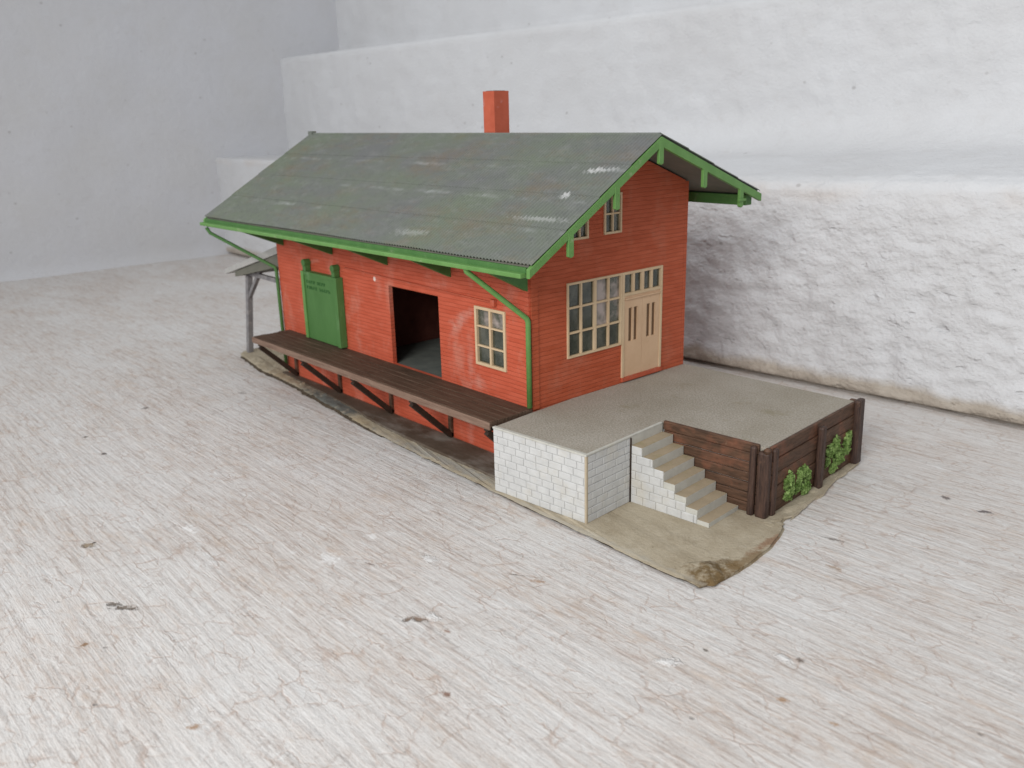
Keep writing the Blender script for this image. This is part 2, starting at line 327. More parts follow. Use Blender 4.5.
THINGS = {}
def link(o, parent=None, org=None):
    COL.objects.link(o)
    if parent is not None:
        o.parent = parent
        w = parent['_w'] if '_w' in parent else (0, 0, 0)
        o.location = Vector(org) - Vector(w)
    else: o.location = Vector(org)
    o['_w'] = list(org)
def obj(name, mb, mats, parent=None, bevel=0, smooth=False, org=None, xf=None, label=None):
    if not isinstance(mats, (list, tuple)): mats = [mats]
    vs = [xf(v) if xf else v for v in mb.v]
    if org is None:
        lo = [min(v[i] for v in vs) for i in range(3)]; hi = [max(v[i] for v in vs) for i in range(3)]
        org = ((lo[0] + hi[0]) / 2, (lo[1] + hi[1]) / 2, lo[2])
    og = Vector(org)
    me = bpy.data.meshes.new(name); me.from_pydata([tuple(v - og) for v in vs], [], mb.f); 
    for m in mats: me.materials.append(m)
    for p, i in zip(me.polygons, mb.mi): p.material_index = i; p.use_smooth = smooth
    bm = bmesh.new(); bm.from_mesh(me); bmesh.ops.recalc_face_normals(bm, faces=bm.faces); bm.to_mesh(me); bm.free()
    me.update()
    o = bpy.data.objects.new(name, me)
    if bevel:
        b = o.modifiers.new('bevel', 'BEVEL'); b.width = bevel; b.segments = 2; b.limit_method = 'ANGLE'; b.angle_limit = .6
    link(o, parent, org)
    if label: o['label'] = label
    return o
def plate(outline, holes, thick, tf):
    """2D outline with holes -> solid plate of given thickness; tf maps (u, v, w) to the world"""
    cu = bpy.data.curves.new('tmp', 'CURVE'); cu.dimensions = '2D'; cu.fill_mode = 'BOTH'; cu.extrude = thick / 2
    for poly in [outline] + holes:
        sp = cu.splines.new('POLY'); sp.points.add(len(poly) - 1); sp.use_cyclic_u = True
        for i, q in enumerate(poly): sp.points[i].co = (q[0], q[1], 0, 1)
    o = bpy.data.objects.new('tmp', cu); COL.objects.link(o); bpy.context.view_layer.update()
    me = bpy.data.meshes.new_from_object(o.evaluated_get(bpy.context.evaluated_depsgraph_get()))
    mb = MB(); mb.add([tf(v.co[0], v.co[1], v.co[2]) for v in me.vertices], [tuple(p.vertices) for p in me.polygons])
    bpy.data.objects.remove(o); bpy.data.curves.remove(cu); bpy.data.meshes.remove(me); return mb
def rect(x0, x1, z0, z1): return [(x0, z0), (x1, z0), (x1, z1), (x0, z1)]

# ------------------------------------------------------------------ floor, steps and wall behind
ZF = -.2846
def y1(x): return 1.88 + .063 * (x + .7) if x > -.7 else 1.88 - .012 * (x + .7)
def interp(x, T):
    if x <= T[0][0]: return T[0][1]
    for (a, b), (c, d) in zip(T, T[1:]):
        if x <= c: return b + (d - b) * (x - a) / (c - a)
    return T[-1][1]
def z1(x): return interp(x, [(-7.2, .79), (-1.46, .79), (0, .835), (1.1, .869), (3.6, .93)])
fl = MB(); NX, NY = 120, 100; X0, X1, Y0, Y1 = -7.6, 5.2, -6.5, 2.15
for j in range(NY + 1):
    for i in range(NX + 1):
        x = X0 + (X1 - X0) * i / NX; y = Y0 + (Y1 - Y0) * j / NY
        near = max(abs(x + .6) - 2.2, abs(y - .4) - .9, 0)
        a = min(1, near / 1.0)
        fl.v.append(Vector((x, y, ZF + a * .012 * noise.noise(Vector((x * 1.3, y * 1.3, 0))))))
for j in range(NY):
    for i in range(NX):
        o = j * (NX + 1) + i; fl.f.append([o, o + 1, o + NX + 2, o + NX + 1]); fl.mi.append(0)
o = obj('floor', fl, M['floor'], smooth=True); o['kind'] = 'structure'; o['label'] = 'floor of brushed white paint with pinkish streaks and small brown chips'

def profile(x):
    """closed side profile of the flight at station x as (y, z, amplitude, material)"""
    ya = y1(x); za = z1(x); P = []; q_ = max(0, min(1, (x + 4.2) / 3.0))   # the plaster is built up softer towards the right
    def seg(a, b, n, amp):
        for k in range(n): t = k / n; P.append((a[0] + (b[0] - a[0]) * t, a[1] + (b[1] - a[1]) * t, amp))
    seg((ya + .06, ZF - .03), (ya + .05, ZF + .016), 2, 0)
    seg((ya + .05, ZF + .018), (ya + .004, ZF + .020), 2, .003)
    seg((ya, ZF + .026), (ya, za - .02 - .045 * q_), 44, .0165)
    e1, e2, e3, tl = .02 + .045 * q_, .006 + .022 * q_, .03 + .06 * q_, .09 * q_
    seg((ya, za - e1), (ya + e2, za - e1 * .38), 3, .008)
    seg((ya + e2, za - e1 * .38), (ya + e3, za + .002), 4, .006)
    fy = .05 + .265 * q_; fz = .04 + .22 * q_
    seg((ya + e3, za + .002), (2.865 - fy, za + tl), 16, .006)
    for k in range(9):
        t = k / 9 * PI / 2; P.append((2.865 - fy + fy * math.sin(t), za + tl + .04 * q_ * t / 1.57 * (1 - t / 1.57) + fz * (1 - math.cos(t)), .006))
    seg((2.865, za + tl + fz + .01), (2.865, 1.83), 24, .009)
    seg((2.865, 1.83), (2.895, 1.862), 3, .005)
    seg((2.895, 1.862), (3.65, 1.93), 14, .006)
    seg((3.658, 1.96), (3.658, 3.4), 30, .009)
    P.append((3.658, 3.4, 0)); return P
stp = MB(); xs = []; x = -7.45
while x < 3.7:
    xs.append(x); x += .028 if x > -2.2 else .06
cols = []
for x in xs:
    P = profile(x); cols.append(len(P))
    for (y, z, amp) in P:
        n1 = noise.fractal(Vector((x * 6.5, y * 5, z * 8)), .9, 2.1, 3) + .9 * noise.noise(Vector((x * 15, y * 12, z * 18)))
        n2 = noise.noise(Vector((x * 1.1, y, z * 1.4)))
        am = amp
        if .016 < amp:   # chiselled lumps fade to smoother paint up the riser and to the left
            am = amp * min(1, max(.35, (.95 - z) / .55)) * (1 if x > -1.6 else .45)
        d = am * n1 * 1.1 + .006 * n2 * (1 if amp else 0)
        stp.v.append(Vector((x, y - d, z + d * .3)))
NP = cols[0]
for i in range(len(xs) - 1):
    for k in range(NP - 1):
        a = i * NP + k; stp.f.append([a, a + NP, a + NP + 1, a + 1]); stp.mi.append(0)
nb = len(stp.v)   # back and ends, so the flight is solid
for x in (xs[0], xs[-1]): stp.v += [Vector((x, 4.6, 3.4)), Vector((x, 4.6, ZF - .03))]
e = (len(xs) - 1) * NP
stp.f += [[NP - 1, e + NP - 1, nb + 2, nb], [nb, nb + 2, nb + 3, nb + 1], [0, nb + 1, nb + 3, e]]; stp.mi += [0] * 3
stp.f += [[k for k in range(NP)] + [nb, nb + 1], [e + k for k in range(NP)][::-1] + [nb + 3, nb + 2]]; stp.mi += [0, 0]
o = obj('stone_steps', stp, M['stairs'], smooth=True); o['kind'] = 'structure'; o['label'] = 'big rough whitewashed masonry steps rising behind the model'

wl = MB(); NY2, NZ2 = 110, 60
for j in range(NZ2 + 1):
    for i in range(NY2 + 1):
        y = -6.5 + 11.2 * i / NY2; z = ZF - .03 + 4.2 * j / NZ2
        d = .012 * noise.fractal(Vector((y * 1.6, z * 1.6, 3)), .9, 2.1, 4)
        if z < ZF + .12: d += .03 * (1 - (z - ZF) / .12) ** 2
        wl.v.append(Vector((-7.33 + d, y, z)))
for j in range(NZ2):
    for i in range(NY2):
        a = j * (NY2 + 1) + i; wl.f.append([a, a + 1, a + NY2 + 2, a + NY2 + 1]); wl.mi.append(0)
wl.box(-7.8, -7.40, -6.5, 4.7, ZF - .03, 3.9)
o = obj('wall', wl, M['wall'], smooth=False); o['kind'] = 'structure'; o['label'] = 'plain grey-white plastered wall at the left end of the steps'
for p in o.data.polygons[:NY2 * NZ2]: p.use_smooth = True

# ------------------------------------------------------------------ the model
root = bpy.data.objects.new('model_goods_shed', None); COL.objects.link(root)
root.location = (-.6, .4, ZF); root['_w'] = [-.6, .4, ZF]; root.empty_display_size = .3
root['label'] = 'old model goods shed with red walls, grey roof, green trim and loading ramp'
root['category'] = 'model building'

BASE = -.272    # top of the baseboard
# roof frame
ROT = .0209; cr, sr = math.cos(ROT), math.sin(ROT)
def RX(v): return Vector((v[0] * cr - v[1] * sr, v[0] * sr + v[1] * cr, v[2]))
XL, XR = -2.4225, .2513
YE, YR, YF = -.241, .489, 1.2195
ZE, ZR, ZFR = .672, 1.104, .829
def zroof(y): return ZE + (y - YE) * (ZR - ZE) / (YR - YE) if y < YR else ZR + (y - YR) * (ZFR - ZR) / (YF - YR)

# walls -------------------------------------------------------------
XW = -2.165; T = .022
def wtop(x, y):   # wall top just under the roof (roof is turned a touch)
    yy = y * cr - x * sr; return zroof(yy) - .034
long_out = [(XW, BASE - .004), (0, BASE - .004), (0, wtop(0, 0)), (XW, wtop(XW, 0))]
h_open = rect(-1.025, -.622, .008, .405); h_win = rect(-.350, -.155, .143, .398)
wall_long = obj('wall', plate(long_out, [h_open, h_win], T, lambda u, v, w: (u, T / 2 - w, v)), M['red'], root, label='long red wall with the loading opening and sliding door')
bw = rect(.212, .547, .188, .507); dr = rect(.560, .822, .03, .507); a1 = rect(.437, .540, .694, .858); a2 = rect(.238, .333, .690, .80)
gout = [(T + .001, BASE - .004), (.985, BASE - .004), (.985, wtop(0, .985)), (YR, wtop(0, YR)), (T + .001, wtop(0, T))]
wall_g = obj('wall', plate(gout, [rect(.212, .822, .188, .507)[:0] or bw, dr, a1, a2], T, lambda u, v, w: (-T / 2 + w, u, v)), M['red_shaded'], root, label='gable end wall with the large window and double door')
lg = [(T + .001, BASE - .004), (.985, BASE - .004), (.985, wtop(XW, .985)), (YR - .045, wtop(XW, YR - .045) - .01), (T + .001, wtop(XW, T))]
obj('wall', plate(lg, [], T, lambda u, v, w: (XW + T / 2 + w, u, v)), M['red_shaded'], root)
obj('wall', plate([(XW, BASE - .004), (0, BASE - .004), (0, wtop(0, 1)), (XW, wtop(XW, 1))], [], T, lambda u, v, w: (u, .997 + w, v)), M['red_shaded'], root)
mb = MB(); mb.box(XW + T + .002, -T - .002, T + .002, .983, -.03, .004); obj('interior_floor', mb, M['floorin'], root)
mb = MB(); mb.box(-1.32, -1.30, T + .004, .98, .006, .62); obj('interior_partition', mb, M['dusk'], root)
mb = MB(); mb.box(-.45, -.43, T + .004, .98, .006, .62); obj('interior_partition', mb, M['red_shaded'], root)
# corner boards
mb = MB(); mb.box(.0005, .005, .002, .042, .0, wtop(0, .03) - .03); obj('corner_board', mb, M['red_shaded'], root, bevel=.002)
mb = MB(); mb.box(-.034, -.004, -.004, -.0005, -.25, wtop(0, 0) - .05); obj('corner_board', mb, M['red'], root, bevel=.002)

# gable glazing -----------------------------------------------------
def gbox(m, y0, y1_, z0, z1_, x0=-.012, x1_=.007): m.box(x0, x1_, y0, y1_, z0, z1_)
def bars_v(m, ys, z0, z1_, w, x0=-.010, x1_=.006):
    for y in ys: gbox(m, y - w / 2, y + w / 2, z0, z1_, x0, x1_)
def frame_g(name, y0, y1_, z0, z1_, ny, nz, wfr, wb, thick_every=None, mat='cream', nograze=False):
    e = bpy.data.objects.new(name, None); link(e, root, (0, (y0 + y1_) / 2, z0)); e.empty_display_size = .03
    m = MB()
    gbox(m, y0, y0 + wfr, z0, z1_); gbox(m, y1_ - wfr, y1_, z0, z1_)
    gbox(m, y0 + wfr, y1_ - wfr, z0, z0 + wfr); gbox(m, y0 + wfr, y1_ - wfr, z1_ - wfr, z1_)
    for k in range(1, ny):
        y = y0 + (y1_ - y0) * k / ny; w = wb * (1.7 if thick_every and k % thick_every == 0 else 1)
        gbox(m, y - w / 2, y + w / 2, z0 + wfr, z1_ - wfr, -.010, .0055)
    for k in range(1, nz):
        z = z0 + (z1_ - z0) * k / nz; gbox(m, y0 + wfr, y1_ - wfr, z - wb / 2, z + wb / 2, -.009, .0042)
    obj('frame', m, M[mat], e, bevel=.001)
    for k in range(ny):
        for q in range(nz):
            g = MB(); ya, yb = y0 + (y1_ - y0) * k / ny, y0 + (y1_ - y0) * (k + 1) / ny; za, zb = z0 + (z1_ - z0) * q / nz, z0 + (z1_ - z0) * (q + 1) / nz
            g.box(-.0075, -.005, ya + .002, yb - .002, za + .002, zb - .002)
            hz = ny == 4 and nz == 3 and k >= 2 and q >= 1
            obj('pane', g, M['pale_glass' if hz else 'glass'], e)
    return e
win_big = frame_g('window', .208, .551, .184, .511, 4, 3, .010, .009, 2); win_big['label'] = 'large gable window of twelve panes'
w2 = frame_g('window', .433, .544, .690, .862, 2, 2, .010, .008); w2['label'] = 'small attic window nearer the ridge'
w3 = frame_g('window', .234, .337, .686, .804, 2, 1, .010, .008); w3['label'] = 'small attic window half hidden behind the roof edge'
# double door with transom
dd = bpy.data.objects.new('double_door', None); link(dd, root, (0, .69, .03)); dd.empty_display_size = .03
m = MB()
gbox(m, .553, .567, .026, .511); gbox(m, .815, .829, .026, .511); gbox(m, .567, .815, .499, .511); gbox(m, .567, .815, .402, .416)
for y in (.629, .691, .753): gbox(m, y - (.007 if y != .691 else .009), y + (.007 if y != .691 else .009), .416, .499, -.010, .0055)
obj('door_frame', m, M['cream'], dd, bevel=.001)
for k in range(4):
    g = MB(); g.box(-.0075, -.005, .569 + .062 * k, .627 + .062 * k, .414, .501); obj('pane', g, M['glass'], dd)
for k in range(2):
    ya = .568 + .124 * k; yb = ya + .1225
    c1, c2 = (ya + yb) / 2 - .018, (ya + yb) / 2 + .018
    sl = [rect(c1 - .0125, c1 + .0125, .19, .345), rect(c2 - .0125, c2 + .0125, .19, .345)]
    obj('door_leaf', plate(rect(ya, yb, .027, .401), sl, .012, lambda u, v, w: (-.003 + w, u, v)), M['beige'], dd, bevel=.001)
    m = MB(); m.box(-.006, -.004, c1 - .014, c2 + .014, .188, .347); obj('door_pane', m, M['slot'], dd)
m = MB(); m.box(.0005, .010, .572, .812, .385, .3925); obj('door_head', m, M['beige'], dd)
m = MB(); m.box(.0005, .012, .553, .829, .008, .026); obj('door_sill', m, M['redp'], dd)

# long wall window, opening, sliding door --------------------------
e = bpy.data.objects.new('window', None); link(e, root, (-.25, 0, .14)); e['label'] = 'six-pane window in the long red wall'; e.empty_display_size = .03
m = MB(); x0, x1_, za, zb, w = -.354, -.151, .139, .402, .013
for a, b, c, d in ((x0, x0 + w, za, zb), (x1_ - w, x1_, za, zb), (x0 + w, x1_ - w, za, za + w), (x0 + w, x1_ - w, zb - w, zb)): m.box(a, b, -.008, .012, c, d)
m.box(-.2525 - .006, -.2525 + .006, -.0065, .010, za + w, zb - w)
for k in (1, 2): zz = za + (zb - za) * k / 3; m.box(x0 + w, x1_ - w, -.005, .009, zz - .004, zz + .004)
obj('frame', m, M['cream'], e, bevel=.001)
for k in range(2):
    for q in range(3):
        g = MB(); g.box(x0 + .002 + .1015 * k, x0 + .0995 + .1015 * k, .005, .0075, za + .002 + .0877 * q, za + .0857 + .0877 * q); obj('pane', g, M['pale_glass' if q == 2 else 'glass'], e)
m = MB(); m.bar((-1.42, -.004, .450), (-.215, -.004, .430), .007, .006); m.box(-.232, -.206, -.018, -.0005, .418, .446); obj('door_rail', m, M['redp'], root, bevel=.001)
sd = bpy.data.objects.new('sliding_door', None); link(sd, root, (-1.665, -.02, .02)); sd['label'] = 'green sliding goods door with two dark lines of lettering'; sd.empty_display_size = .03
dx0, dx1 = -1.825, -1.450
m = MB(); m.box(dx0, dx1, -.036, -.002, .018, .395)
for k in range(1, 9): pass
obj('door_leaf', m, M['doorgreen'], sd, bevel=.002)
for x in (dx0, dx1 - .028):
    m = MB(); m.box(x, x + .028, -.044, -.0365, .018, .395); obj('door_stile', m, M['green' if x == dx0 else 'doorgreen'], sd, bevel=.002)
m = MB(); m.box(dx0 + .028, dx1 - .028, -.041, -.0365, .376, .395); obj('door_head', m, M['doorgreen'], sd, bevel=.001)
for x in (dx0 + .030, dx1 - .040):
    m = MB(); m.box(x - .016, x + .016, -.036, -.004, .396, .452); m.tube([(x, -.040, .440), (x, -.002, .440)], .020, 14); obj('roller_hanger', m, M['dgreen'], sd, bevel=.001)
# two lines of small worn lettering, too faint to read
rt = random.Random(4); m = MB()
for z, words in ((.334, (4, 4)), (.302, (5, 5))):
    x = -1.775
    for wi, n in enumerate(words):
        for k in range(n):
            lw, lh = .017, .016; y0_, y1__ = -.0385, -.0362
            m.box(x, x + .005, y0_, y1__, z, z + lh)
            st = rt.choice((0, 1, 2, 3))
            if st in (0, 1): m.box(x + .005, x + lw - .004, y0_, y1__, z + lh - .004, z + lh)
            if st in (0, 2): m.box(x + .005, x + lw - .006, y0_, y1__, z + .006, z + .010)
            if st in (1, 2, 3): m.box(x + .005, x + lw - .004, y0_, y1__, z, z + .005)
            if st == 3: m.box(x + lw - .004, x + lw + .001, y0_, y1__, z + .005, z + lh)
            x += lw + .006
        x += .022 if wi == 0 else 0
obj('lettering', m, M['ink'], sd)

# roof ---------------------------------------------------------------
def corr(mb, ya, za, yb, zb, nlap=4, lam=.0193, amp=.0036):
    """corrugated slope from eave (ya, za) to ridge (yb, zb) in overlapping courses"""
    d = Vector((0, yb - ya, zb - za)); L = d.length; d /= L; n = Vector((0, -d[2], d[1]))
    if n[2] < 0: n = -n
    ns = int((XR - XL) / lam * 8)
    for c in range(nlap):
        o = len(mb.v); t0, t1 = c / nlap - (0.006 if c else 0), (c + 1) / nlap
        rows = ((t0, .0030, -.004), (t0, .0030, 0), ((t0 + t1) / 2, .0015, 0), (t1, 0.0, 0))
        for r, (t, lift, dn) in enumerate(rows):
            for i in range(ns + 1):
                x = XL - .014 + (XR + .014 - XL + .014) * i / ns
                wob = .0022 * noise.noise(Vector((x * 3.1, c * 7.3 + ya, 0))) 
                base = Vector((x, ya, za)) + d * (L * t + (wob if r < 2 else 0))
                h = lift + amp * math.sin(2 * PI * (x / lam)) + dn + .0035 * noise.noise(Vector((x * 1.7, t * 2 + ya, 5)))
                mb.v.append(base + n * h)
        for r in range(3):
            for i in range(ns):
                a = o + r * (ns + 1) + i; mb.f.append([a, a + 1, a + ns + 2, a + ns + 1]); mb.mi.append(0)
mb = MB(); corr(mb, YE, ZE, YR, ZR + .001); corr(mb, YF, ZFR, YR, ZR + .001)
roof = obj('roof', mb, M['roof'], root, xf=RX, smooth=False, org=(-1.1, .47, .67)); roof['label'] = 'weathered grey corrugated roof with white scuffs'
mb = MB()
th = .016
for (ya, za, yb, zb) in ((YE + .004, ZE, YR, ZR), (YF - .004, ZFR, YR, ZR)):
    mb.hexa([(XL + .004, ya, za - .008 - th), (XR - .004, ya, za - .008 - th), (XR - .004, yb, zb - .008 - th), (XL + .004, yb, zb - .008 - th),
             (XL + .004, ya, za - .008), (XR - .004, ya, za - .008), (XR - .004, yb, zb - .008), (XL + .004, yb, zb - .008)])
obj('roof_underside', mb, M['under'], roof, xf=RX)
mb = MB(); mb.tube([(XL - .004, YR, ZR - .001), (XR + .002, YR, ZR - .001)], .007, 8); 
mb.box(XL - .012, XL + .03, YR - .016, YR + .016, ZR - .012, ZR + .016); obj('ridge_cap', mb, M['roof'], roof, xf=RX)
for xa, xb in ((XR - .002, XR + .016), (XL - .016, XL + .002)):
    for (ya, za, yb, zb) in ((YE - .012, ZE - .011, YR, ZR - .006), (YF + .012, ZFR - .010, YR, ZR - .006)):
        mb = MB(); hb = .038; sgn = 1 if yb > ya else -1
        mb.hexa([(xa, ya, za - hb), (xb, ya, za - hb), (xb, yb, zb - hb - .004), (xa, yb, zb - hb - .004), (xa, ya, za - .004), (xb, ya, za - .004), (xb, yb, zb - .003), (xa, yb, zb - .003)])
        obj('bargeboard', mb, M['green'], roof, xf=RX, bevel=.002)
for y in (-.036, .224, .489, .79, 1.07):
    for s_, xa, xb in ((1, XR + .017, 0.0), (-1, XL - .017, XW)):
        mb = MB(); zt = zroof(y) - .028; zb = zroof(y) - .120
        xo = xa - .030 * s_
        mb.prism([(xa, y - .014, zb + .006), (xa, y, zb), (xa, y + .014, zb + .006), (xa, y + .014, zt), (xa, y - .014, zt)], (-.014 * s_, 0, 0))
        if y == 1.07: mb.bar((xa + .001 * s_, y - .028, zb + .034), (xa + .001 * s_, y + .028, zb + .034), .010, .010)
        obj('purlin_end', mb, M['green'], roof, xf=RX, bevel=.0015)
# gutters
mb = MB(); mb.box(XL - .02, XR - .010, YE - .034, YE + .000, ZE - .048, ZE - .030)
obj('gutter', mb, M['green'], roof, xf=RX, bevel=.004)
mb = MB(); mb.box(XL + .002, XR - .008, YE - .008, YE + .003, ZE - .0305, ZE - .010); obj('fascia_board', mb, M['dgreen'], roof, xf=RX)
mb = MB(); mb.box(XL - .03, XR - .03, YF - .045, YF + .004, ZFR - .066, ZFR - .018); obj('gutter', mb, M['dgreen'], roof, xf=RX, bevel=.003)
# chimney
mb = MB(); mb.box(-.842, -.760, .487, .580, .95, 1.300)
mb.box(-.830, -.772, .499, .568, 1.3005, 1.302, 1)
obj('chimney', mb, [M['redp'], M['black']], roof, bevel=.002)
# eave brackets
for x in (-2.085, -1.545, -1.03, -.530, -.020):
    mb = MB(); ysh = x * sr
    mb.prism([(x - .014, -.0006, .505), (x - .014, -.0006, wtop(x, 0) - .03), (x - .014, -.20 + ysh, wtop(x, -.20 + ysh * 0) - .022), (x - .014, -.225 + ysh, .618), (x - .014, -.20 + ysh, .607)], (.028, 0, 0))
    obj('eave_bracket', mb, M['dgreen'], root, bevel=.002)
    zc = wtop(x, 1.0) - .03
    if x > -.1: continue
    mb = MB(); mb.prism([(x - .014, 1.0085, zc - .12), (x - .014, 1.0085, zc), (x - .014, 1.10, zroof(1.10) - .07)], (.028, 0, 0)); obj('eave_bracket', mb, M['dgreen'], root)
# downpipes
mb = MB(); mb.tube([(-.090, -.255, .632), (-.088, -.250, .612), (.000, -.020, .400), (.003, -.015, .385), (.003, -.015, .018)], .0115, 10)
obj('downpipe', mb, M['green'], root, smooth=True)
mb = MB(); mb.tube([(-2.41, -.300, .612), (-2.40, -.285, .580), (-2.178, -.016, .372), (-2.168, -.014, .35), (-2.160, -.014, -.24)], .010, 10)
obj('downpipe', mb, M['dgreen'], root, smooth=True)

# loading dock ---------------------------------------------------------
dk = bpy.data.objects.new('loading_dock', None); link(dk, root, (-1.05, -.12, -.27)); dk.empty_display_size = .05
rd = random.Random(3)
DX0, DX1 = -2.095, .012
for k in range(6):
    a, b = -.232 + .0385 * k, -.232 + .0385 * (k + 1) - .0022
    mb = MB(); dz = rd.uniform(-.0012, .0012); mb.box(DX0 + rd.uniform(-.004, .004), DX1 - rd.uniform(0, .004), a, min(b, -.0012), -.012 + dz, .012 + dz)
    obj('plank', mb, M['dock'], dk, bevel=.002)
mb = MB(); mb.box(DX0 - .004, DX1 - .002, -.243, -.2335, -.024, .0085); obj('edge_beam', mb, M['dockedge'], dk, bevel=.003)
for x in (-2.045, -1.555, -1.055, -.56, -.03):
    mb = MB(); w = .026
    mb.bar((x, -.004, -.255), (x, -.222, -.045), w, .024, up=(1, 0, 0)); mb.bar((x, -.228, -.030), (x, -.005, -.030), w, .022)
    obj('bracket', mb, M['black'], dk, bevel=.002)
    mb = MB(); mb.box(x - .012, x + .012, -.014, -.0008, -.262, -.042); obj('bracket_post', mb, M['log'], dk, bevel=.001)

# baseboard --------------------------------------------------------------
out = [(-2.885, .05), (-2.83, .0), (-2.70, -.025), (-2.52, -.050), (-2.357, -.081), (-2.17, -.083), (-1.976, -.095), (-1.7, -.118), (-1.5, -.14), (-1.378, -.150), (-1.239, -.172), (-1.10, -.19), (-.95, -.207), (-.72, -.22), (-.501, -.233), (-.263, -.246), (-.053, -.252), (.218, -.266), (.40, -.268), (.589, -.270), (.848, -.283), (1.00, -.284), (1.085, -.276), (1.108, -.20), (1.111, -.116), (1.103, -.01), (1.091, .087), (1.065, .19), (1.041, .259), (1.005, .30), (.995, .343), (1.012, .40), (1.008, .444), (.985, .52), (.978, .62), (.985, .66), (.960, .74), (.935, .85), (.925, .97), (.915, 1.06), (.5, 1.09), (0, 1.08), (-1, 1.07), (-2.2, 1.08), (-2.86, 1.02), (-2.90, .5)]
dense = []
for i, q in enumerate(out):
    n = out[(i + 1) % len(out)]; L = math.hypot(n[0] - q[0], n[1] - q[1]); k = max(1, int(L / .012))
    for j in range(k):
        t = j / k; x = q[0] + (n[0] - q[0]) * t; y = q[1] + (n[1] - q[1]) * t
        a = .0075 * noise.fractal(Vector((x * 16, y * 16, 1)), .8, 2, 4) * (1 if x < -.3 or x > .95 else .4)
        dense.append((x + a * .6, y - a))
mb = MB(); n = len(dense); cx, cy = -.9, .4
rings = []
for r, (sc, z) in enumerate(((.030, ZF - .0), (.004, ZF + .0055), (.0, BASE - .002), (.014, BASE + .001))):
    ring = []
    for (x, y) in dense:
        d = Vector((cx - x, cy - y)); d.normalize()
        zz = z + (.0035 * noise.fractal(Vector((x * 14, y * 14, 5)), .8, 2, 3) if r >= 2 else 0)
        ring.append((x + (0 if r else .0), y + sc * (1 if y < .4 else -1), max(zz, ZF + .005 if r else ZF)))
    rings.append(ring)
for ring in rings: mb.v += [Vector(q) for q in ring]
for r in range(3):
    for i in range(n): mb.f.append([r * n + i, r * n + (i + 1) % n, (r + 1) * n + (i + 1) % n, (r + 1) * n + i]); mb.mi.append(1 if r < 2 and dense[i][1] < -.02 and dense[i][0] < 1.08 else 0)
mb.f.append([3 * n + i for i in range(n)]); mb.mi.append(0)
bb = obj('baseboard', mb, [M['base'], M['bedge']], root)
bb['label'] = 'thin sandy baseboard with ragged broken edges'
# raised brown strip along the foot of the long wall
mb = MB(); o0 = [(XW - .02, -.035), (-1.9, -.055), (-1.6, -.075), (-1.3, -.10), (-1.1, -.13), (-.9, -.15), (-.5, -.165), (0.02, -.175), (.02, -.001), (XW - .02, -.001)]
mb.prism([(x, y, BASE - .003) for x, y in o0], (0, 0, .016)); obj('trackside_strip', mb, M['strip'], bb, bevel=.003)
# glue and scatter lumps along the left edge and at the tip
def lumps(name, spots, mat, label=None):
    mb = MB()
    for (x, y, rx, ry, h, seed) in spots:
        o = len(mb.v); N, K = 30, 9
        for k in range(K):
            f = k / (K - 1)
            for i in range(N):
                a = 2 * PI * i / N; q = noise.noise(Vector((math.cos(a) * 1.3 + seed, math.sin(a) * 1.3, seed)))
                rr = (1 - f) * (1 + .35 * q) + .02
                px, py = x + rx * rr * math.cos(a), y + ry * rr * math.sin(a)
                mb.v.append(Vector((px, py, BASE - .006 + h * (1 - (1 - f) ** 2.2) * (1 + .35 * noise.noise(Vector((px * 22, py * 22, seed)))) + .004 * noise.noise(Vector((px * 60, py * 60, 2))))))
        for k in range(K - 1):
            for i in range(N): mb.f.append([o + k * N + i, o + k * N + (i + 1) % N, o + (k + 1) * N + (i + 1) % N, o + (k + 1) * N + i]); mb.mi.append(0)
        mb.f.append([o + (K - 1) * N + i for i in range(N)]); mb.mi.append(0)
    return obj(name, mb, mat, bb, smooth=True)
for q in [(1.035, -.185, .085, .075, .024, 1.3), (.985, .29, .04, .05, .010, 7.1), (1.055, .07, .03, .09, .008, 3.7)]: lumps('scatter_mound', [q], M['base'])
# broken, crumbly rim of scatter along the front edge
def edge_y(x):
    return interp(x, sorted([q for q in out if q[1] < 0 and q[0] < 1.05]))
mb = MB(); XS = [-2.78 + .008 * i for i in range(int(1.95 / .008))]; KK = 12
for x in XS:
    ye = edge_y(x); f0 = min(1, (x + 2.78) / .15, (XS[-1] - x) / .5)
    for k in range(KK):
        t = k / (KK - 1); n1 = noise.fractal(Vector((x * 21, t * 1.9, 4)), .8, 2.1, 5); n2 = noise.noise(Vector((x * 5, 2, 7)))
        y = ye - .016 * (1 + n2) * (1 - t) * f0 + .095 * t + (.006 * n1 if k else .010 * noise.fractal(Vector((x * 14, 1, 1)), .8, 2, 4) * f0)
        pf = math.sin(PI * min(1, t * 1.0 + .02)) ** .55
        z = BASE - .004 + f0 * pf * (.008 + .013 * abs(n1) + .006 * n2) if 0 < k < KK - 1 else (ZF + .002 if k == 0 else BASE - .006)
        mb.v.append(Vector((x, y, z)))
for i in range(len(XS) - 1):
    for k in range(KK - 1): a = i * KK + k; mb.f.append([a, a + KK, a + KK + 1, a + 1]); mb.mi.append(1 if k < 1 else 0)
obj('crumbly_rim', mb, [M['base'], M['bedge']], bb, smooth=True)

# ramp in its own slightly turned frame ----------------------------------
RR = .0798; ca, sa = math.cos(RR), math.sin(RR)
def RP(v): return Vector((v[0] * ca - v[1] * sa, v[0] * sa + v[1] * ca, v[2]))
A0, A1, A2 = .020, .5013, .972; B1, B2, B3, B4 = -.251, .0163, .2261, 1.0
rp = bpy.data.objects.new('loading_ramp', None); link(rp, root, (.5, .4, -.27)); rp.empty_display_size = .05
